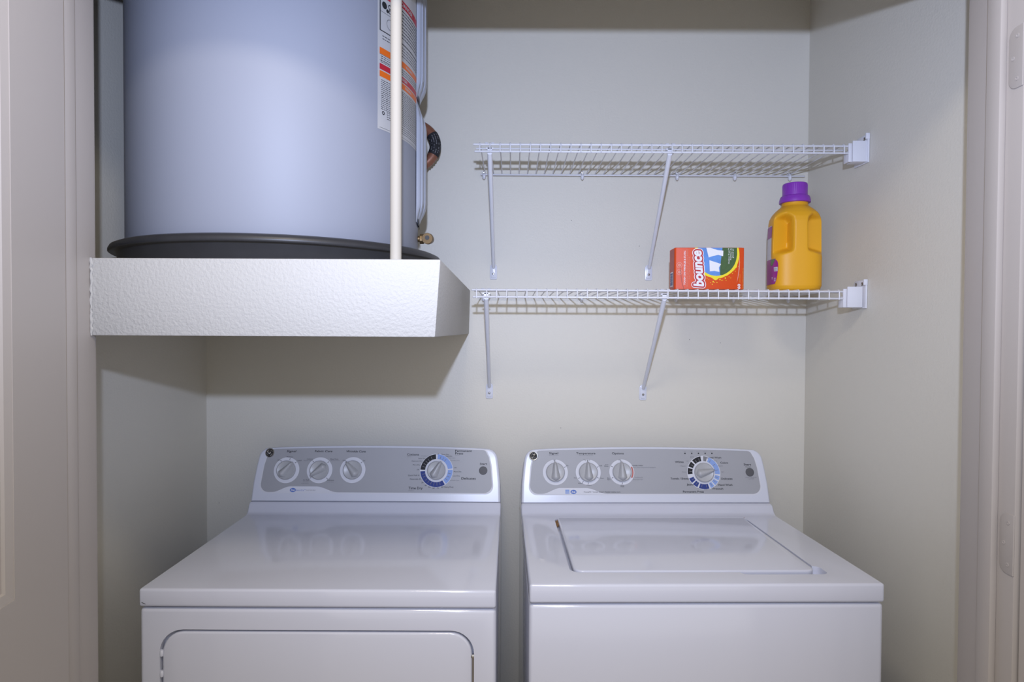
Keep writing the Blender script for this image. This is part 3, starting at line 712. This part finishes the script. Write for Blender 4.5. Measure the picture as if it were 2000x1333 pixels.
class Print:
    """lettering of one console, kept by ink colour"""
    def __init__(s, tf): s.tf = tf; s.k = MB(); s.g = MB(); s.b = MB()
    def t(s, txt, x0, x1, y, cap, ink='k', bold=0.0, shear=0.0):
        u0, v0 = s.tf(x0, y); u1, _ = s.tf(x1, y)
        put_text(getattr(s, ink), txt, u0, v0, u1 - u0, cap / 2780, lambda a, b: face(a, b, 0.0010), bold, shear)
    def done(s, con):
        tag(s.k.build('console_lettering', 'prblack', con, fixn=False), kind='stuff'); tag(s.g.build('console_fine_print', 'prgrey', con, fixn=False), kind='stuff')
        if s.b.v: tag(s.b.build('console_blue_lettering', 'prblue', con, fixn=False), kind='stuff')
def machine(name, label, loc, rz, prof, zc):
    """cabinet, top with its upturn to the console, and the console"""
    root = empty(name, loc, rz); tag(root, label, 'washing machine' if 'wash' in name else 'dryer')
    top = MB().prism([(-0.343, y, z) for y, z in prof], (0.686, 0, 0)).bm()
    bmesh.ops.recalc_face_normals(top, faces=top.faces)
    es = [e for e in top.edges if e.calc_face_angle(0) > R(50) and not all(abs(v.co.y - 0.645) < 0.001 for v in e.verts)]
    bmesh.ops.bevel(top, geom=es, offset=0.0055, segments=4, profile=0.5, affect='EDGES', clamp_overlap=True)
    tp = from_bm('top_panel', top, 'enamel', root, True, 32)
    cab = MB().box(-0.343, 0.343, 0.003, 0.64, 0.03, zc).build('cabinet', 'enamel', root, bevel=0.008, seg=4)
    MB().box(-0.335, 0.335, 0.012, 0.63, zc - 0.004, zc + 0.006).build('top_seam', 'gap', root)
    MB().box(-0.33, 0.33, 0.03, 0.62, 0.0, 0.032).build('plinth', 'gap', root)
    con = make_console(root)
    MB().box(-0.336, 0.336, CY0 + 0.004, CY0 + 0.10, CZ0 - 0.004, CZ0 + 0.003).build('console_seam', 'gap', root)
    overlay(con)
    return root, tp, cab, con

# ---- dryer (left)
dprof = [(0.0, 0.8635), (0.0, 0.899), (0.20, 0.8985), (0.474, 0.8985), (0.484, 0.9000), (0.491, 0.9045), (0.500, 0.9215), (0.506, 0.9262), (0.513, 0.9268), (0.645, 0.9268), (0.645, 0.8635)]
dr, dtop, dcab, dcon = machine('clothes_dryer', 'white front-loading clothes dryer with four-dial console left of the washer', (-0.371, 1.188, 0), 0.0, dprof, 0.8605)
DX0, DX1, DZ0, DZ1 = -0.304, 0.301, 0.30, 0.8195
cutr = MB().prism([(x, -0.02, z) for x, z in rrect(DX0, DX1, DZ0, DZ1, 0.045, 8)], (0, 0.038, 0)).build('cutter', None)
cutr.parent = dr
cut(dcab, cutr)
door = MB().prism([(x, 0.0035, z) for x, z in rrect(DX0 + 0.0042, DX1 - 0.0042, DZ0 + 0.0042, DZ1 - 0.0045, 0.042, 8)], (0, 0.012, 0)).build('dryer_door', 'enamel', dr, bevel=0.0045, seg=4)
st = MB(); st.box(DX1 - 0.0045, DX1 + 0.0006, 0.0065, 0.012, 0.66, 0.765); st.build('door_strike', 'steel', door, bevel=0.0008, seg=1)
MB().lathe([(0.004, 0), (0.004, 0.004), (0.002, 0.005)], 12, Matrix.Translation((DX1 - 0.002, 0.008, 0.769)) @ Matrix.Rotation(pi / 2, 4, 'X')).build('strike_screw', 'chrome', door, smooth=True)
for z in (0.772, 0.732):
    MB().lathe([(0.0032, -0.006), (0.0042, -0.003), (0.0042, 0.003), (0.0032, 0.006)], 10, Matrix.Translation((DX0 + 0.002, 0.006, z))).build('door_hinge_pin', 'enamel', door, smooth=True)
def dtf(zx, zy):
    v = (467 + 0.011 * zx - zy) / 2810; c = 971 + 29 * v / 0.145; return (zx - c) / (2773 - 73 * v / 0.145), v
badge(dcon, *dtf(180, 106))
wr_ = MB(); tk = MB()
def dial(x, y, tf, r, ticks, con):
    u, v = tf(x, y); g_ = MB(); ring_poly(g_, u, v, 0.020, r, 0, 360, 0.0009); g_.build('dial_ring', 'prwhite', con)
    for a in ticks:
        du, dv = cos(R(a)), sin(R(a)); pu, pv = -dv * 0.0006, du * 0.0006
        tk.quad(face(u + du * (r - 0.0066) + pu, v + dv * (r - 0.0066) + pv, 0.0012), face(u + du * (r - 0.0066) - pu, v + dv * (r - 0.0066) - pv, 0.0012), face(u + du * (r - 0.0015) - pu, v + dv * (r - 0.0015) - pv, 0.0012), face(u + du * (r - 0.0015) + pu, v + dv * (r - 0.0015) + pv, 0.0012))
    return u, v
for x, y, ang, tks in ((302, 240, 50, (125, 78, 42)), (552, 242, 215, (130, 45, 222, 315)), (802, 242, 130, (130, 42))):
    u, v = dial(x, y, dtf, 0.0352, tks, dcon); make_knob(dcon, u, v, ang)
cu, cv = dtf(1435, 250)
ring_poly(wr_, cu, cv, 0.020, 0.0460, 0, 360, 0.0009)
wr_.build('dial_ring', 'prwhite', dcon); tag(tk.build('dial_tick', 'prblack', dcon), kind='stuff')
def segs(con, u, v, lst, r0=0.0315, r1_=0.0447):
    for a0, a1, m in lst:
        s = MB(); ring_poly(s, u, v, r0, r1_, a0, a1, 0.0012); s.build('dial_segment', m, con)
segs(dcon, cu, cv, [(94, 177, 'prblack'), (8, 87, 'prsky'), (-52, 3, 'prsky'), (183, 303, 'prnavy')])
tkw = MB()
for a in (113, 128, 140, 152, 164, 62, 50, 74, 195, 207, 222, 235, 248, 261, 274, 287, -12, -26, -40):
    ring_poly(tkw, cu, cv, 0.0325, 0.0405, a - 0.9, a + 0.9, 0.0015)
tag(tkw.build('dial_mark', 'prgrey', dcon), kind='stuff')
make_knob(dcon, cu, cv, 62, 0.0250)
start_button(dcon, *dtf(1788, 252))
he_mark(dcon, *dtf(347, 391))
p = Print(dtf)
for a in [('Signal', 306, 378, 102, 15), ('Fabric Care', 518, 650, 103, 15), ('Wrinkle Care', 756, 902, 106, 15), ('Cottons', 1214, 1304, 133, 16), ('Permanent', 1577, 1703, 107, 16), ('Press', 1577, 1637, 127, 16),
          ('Start', 1763, 1818, 208, 15), ('Delicates', 1623, 1731, 319, 17), ('Time Dry', 1222, 1329, 390, 18)]: p.t(*a, bold=0.012, shear=0.12 if a[0] in ('Signal', 'Fabric Care', 'Wrinkle Care') else 0)
for a in [('Off', 1436, 1454, 128, 8), ('More Dry', 1473, 1530, 131, 9), ('Less Dry', 1505, 1555, 144, 9), ('Off', 1568, 1586, 233, 8), ('More Dry', 1566, 1623, 263, 9), ('Less Dry', 1558, 1611, 295, 9), ('Off', 1286, 1303, 246, 8),
          ('More Dry', 1257, 1313, 209, 9), ('Optimum Dry', 1248, 1330, 180, 9), ('Less Dry', 1300, 1354, 160, 9), ('Quick Fluff 10', 1220, 1305, 290, 10), ('Dewrinkle 20', 1234, 1317, 318, 10), ('30', 1320, 1336, 345, 10),
          ('40', 1344, 1360, 367, 10), ('50', 1373, 1389, 380, 10), ('60', 1404, 1420, 387, 10), ('70', 1437, 1453, 387, 10), ('80 Heavy Duty', 1470, 1563, 380, 11), ('Off', 235, 253, 167, 8), ('Medium', 305, 350, 142, 8), ('Loud', 388, 415, 170, 8),
          ('Cottons', 457, 502, 159, 8), ('Easy Care', 636, 694, 161, 9), ('Air Fluff', 425, 470, 320, 9), ('Delicates', 607, 660, 322, 9), ('Off', 728, 747, 173, 8), ('On', 880, 897, 175, 8)]: p.t(*a)
for a in [('Sensor', 1214, 1247, 145, 6), ('Sensor', 1577, 1612, 137, 6), ('Minutes', 1222, 1262, 403, 7), ('Wrinkle Care', 1320, 1390, 141, 7), ('Damp Alert', 1520, 1578, 157, 7), ('Wrinkle Care', 1540, 1610, 176, 7), ('Wrinkle Care', 1536, 1606, 329, 7),
          ('Regular Heat', 433, 498, 169, 7), ('Medium Heat', 636, 704, 171, 7), ('No Heat', 427, 468, 332, 7), ('Fluff Only', 413, 467, 345, 7), ('Low Heat', 605, 655, 334, 7), ('CUSTOM DRY', 446, 519, 396, 7)]: p.t(*a, ink='g')
p.t('SensorDry\u2122', 370, 443, 397, 11, 'b', 0.0, 0.15)
p.done(dcon)
# scuff at the front corner of the dryer top
mb = MB(); mb.tube([(-0.3365, -0.0004, 0.8735), (-0.3330, -0.0006, 0.8715), (-0.3290, -0.0004, 0.8700)], 0.0005, 5); mb.build('paint_scuff', 'gap', dtop)

# ---- washer (right)
wprof = [(0.0, 0.8765), (0.0, 0.9135), (0.20, 0.9095), (0.468, 0.9035), (0.478, 0.9050), (0.486, 0.9090), (0.496, 0.9225), (0.503, 0.9264), (0.510, 0.9268), (0.645, 0.9268), (0.645, 0.8765)]
wa, wtop, wcab, wcon = machine('clothes_washer', 'white top-loading clothes washer with lid right of the dryer', (0.3785, 1.188, 0), R(1.0), wprof, 0.8735)
wa['category'] = 'washing machine'
LX0, LX1, LY0, LY1 = -0.250, 0.243, 0.066, 0.446
def topz(y): return 0.9135 + (0.9035 - 0.9135) * y / 0.468
cutr = MB().prism([(x, y, 0.8945) for x, y in rrect(LX0 - 0.0075, LX1 + 0.005, LY0 - 0.004, LY1 + 0.003, 0.022, 6)], (0, 0, 0.06)).build('cutter', None); cutr.parent = wa
cut(wtop, cutr)
cutr = MB().prism([(x, y, 0.8955) for x, y in rrect(0.085, LX1 + 0.018, LY0 - 0.016, LY0 + 0.03, 0.014, 6)], (0, 0, 0.06)).build('cutter', None); cutr.parent = wa
cut(wtop, cutr)
pts = rrect(LX0, LX1, LY0, LY1, 0.02, 6, rs=(0.02, 0.02, 0.004, 0.004))
lid = MB(); n = len(pts)
lid.add([(x, y, topz(y) - 0.010) for x, y in pts] + [(x, y, topz(y) + 0.0022) for x, y in pts], [tuple(range(n))[::-1], tuple(range(n, 2 * n))] + [(i, (i + 1) % n, n + (i + 1) % n, n + i) for i in range(n)])
lido = lid.build('washer_lid', 'enamel', wa, bevel=0.0040, seg=4)
rs_ = MB()
for k in range(9):
    x = LX0 - 0.0045 + random.uniform(-0.003, 0.003); y = LY1 - 0.004 - k * 0.0045
    rs_.tube([(x, y, 0.8965), (x + 0.001, y - 0.003, 0.8995 + random.uniform(0, 0.004)), (x - 0.0005, y - 0.006, 0.8960)], [0.0014, 0.0022, 0.0012], 6)
rs_.build('rust_spot', 'rust', wtop, smooth=True)
mb = MB(); mb.lathe([(0.0016, 0), (0.0012, 0.0005)], 8, Matrix.Translation((LX1 + 0.003, LY1 + 0.006, topz(LY1) + 0.0001))); mb.build('rust_spot', 'rust', wtop)
def wtf(zx, zy):
    v = (460 + 0.0035 * zx - zy) / 2760; c = 987 - 22 * v / 0.145; return (zx - c) / (2726 - 70 * v / 0.145), v
badge(wcon, *wtf(148, 115))
wr_ = MB(); tk = MB()
for x, y, ang, tks in ((309, 238, 92, (92, 28)), (553, 238, 92, (92, 28, 212, 240, 268, 330)), (803, 238, 92, (92, 150, 210, 270))):
    u, v = dial(x, y, wtf, 0.0345, tks, wcon); make_knob(wcon, u, v, ang)
red = MB(); ring_poly(red, u, v, 0.0285, 0.0325, -30, 28, 0.0012); red.build('power_arc', 'prred', wcon)
cu, cv = wtf(1415, 243)
ring_poly(wr_, cu, cv, 0.020, 0.0462, 0, 360, 0.0009)
wr_.build('dial_ring', 'prwhite', wcon); tag(tk.build('dial_tick', 'prblack', wcon), kind='stuff')
segs(wcon, cu, cv, [(98, 132, 'prblack'), (138, 158, 'prblack'), (163, 186, 'prblack'), (74, 88, 'prgrey'), (-6, 68, 'prsky'), (-28, -12, 'prsky'), (-49, -33, 'prsky'), (-68, -54, 'prsky'), (-112, -74, 'prnavy'), (-136, -118, 'prnavy'), (-159, -141, 'prnavy')])
tkw = MB()
for a in (80, 107, 122, 148, 175, -20, -40, -61, -83, -103, -127, -150, 10, 35, 58): ring_poly(tkw, cu, cv, 0.0325, 0.0400, a - 0.9, a + 0.9, 0.0015)
tag(tkw.build('dial_mark', 'prgrey', wcon), kind='stuff')
make_knob(wcon, cu, cv, 14, 0.0262)
start_button(wcon, *wtf(1760, 241))
he_mark(wcon, *wtf(443, 384))
u, v = wtf(397, 383); MB().poly([face(u - 0.0055, v - 0.0055, 0.0011), face(u + 0.0055, v - 0.0055, 0.0011), face(u + 0.0055, v + 0.0055, 0.0011), face(u - 0.0055, v + 0.0055, 0.0011)]).build('energy_mark', 'prsky', wcon)
mb = MB()
put_text(mb, 'energy', u - 0.0048, v + 0.0005, 0.0085, 0.0024, lambda a, b: face(a, b, 0.0013), 0, 0.3); mb.quad(*[face(u + a, v - b, 0.0013) for a, b in ((-0.0055, 0.0012), (0.0055, 0.0012), (0.0055, 0.0016), (-0.0055, 0.0016))])
put_text(mb, 'STAR', u - 0.004, v - 0.0046, 0.008, 0.0022, lambda a, b: face(a, b, 0.0013)); mb.build('energy_lettering', 'prwhite', wcon)
for x in (1274, 1325, 1375, 1425, 1475):
    u, v = wtf(x, 98); MB().lathe([(0.0019, 0), (0.0019, 0.0006)], 12, face_matrix(u, v, 0.0006)).build('indicator_light', 'prblack', wcon)
p = Print(wtf)
for a in [('Signal', 264, 331, 102, 15), ('Temperature', 465, 607, 103, 15), ('Options', 730, 818, 104, 15), ('Speed Wash', 1435, 1545, 136, 13), ('Whites', 1200, 1264, 169, 14), ('Colors', 1540, 1597, 176, 14), ('Towels / Sheets', 1167, 1303, 294, 14),
          ('Delicates', 1547, 1631, 296, 14), ('Jeans', 1288, 1339, 338, 14), ('Hand Wash', 1524, 1631, 342, 14), ('Prewash', 1484, 1562, 370, 14), ('Permanent Press', 1260, 1417, 391, 14), ('Start', 1715, 1770, 190, 15)]: p.t(*a, bold=0.012)
for a in [('Off', 295, 311, 150, 8), ('On', 390, 406, 192, 8), ('Tap Cold', 518, 567, 150, 8), ('Cold', 632, 656, 193, 8), ('Cool', 642, 668, 287, 8), ('Colors', 542, 578, 338, 8), ('Warm', 477, 513, 324, 8), ('Hot', 447, 470, 284, 8), ('Off', 776, 793, 150, 8),
          ('2nd', 680, 701, 186, 8), ('Rinse', 674, 703, 197, 8), ('Ext.', 696, 716, 286, 8), ('Spin', 695, 719, 297, 8), ('Auto', 794, 821, 338, 8), ('Soak', 794, 822, 349, 8), ('PreciseFill \u2022 Variable Speed \u2022 Flexible Clothes Care', 521, 792, 389, 9), ('POWER WASH', 880, 960, 193, 8), ('Pause', 1728, 1769, 204, 7)]: p.t(*a)
for a in [('End of Cycle', 264, 333, 113, 6), ('Wash/Rinse', 483, 590, 114, 6), ('(Short when using Extra Detergent)', 880, 1055, 206, 7), ('+ 2nd Rinse &', 888, 958, 282, 8), ('Extended Spin', 888, 962, 297, 8), ('Light', 1280, 1305, 158, 7), ('Regular', 1243, 1283, 196, 7), ('Heavy', 1253, 1284, 241, 7),
          ('Extra', 1315, 1343, 125, 6), ('Rinse', 1314, 1344, 134, 6), ('Drain', 1368, 1396, 120, 6), ('& Spin', 1366, 1398, 129, 6), ('Heavy', 1483, 1515, 158, 7), ('Regular', 1522, 1560, 196, 7), ('Light', 1545, 1568, 241, 7), ('Light', 1368, 1392, 362, 7), ('Regular', 1420, 1458, 371, 7),
          ('Hold 3 Seconds', 1728, 1810, 283, 8), ('to STOP', 1752, 1793, 295, 8), ('Fill', 1265, 1279, 88, 5), ('Soak', 1314, 1333, 88, 5), ('Wash', 1358, 1383, 88, 5), ('Rinse', 1414, 1436, 88, 5), ('Spin', 1463, 1480, 88, 5)]: p.t(*a, ink='g')
p.done(wcon)
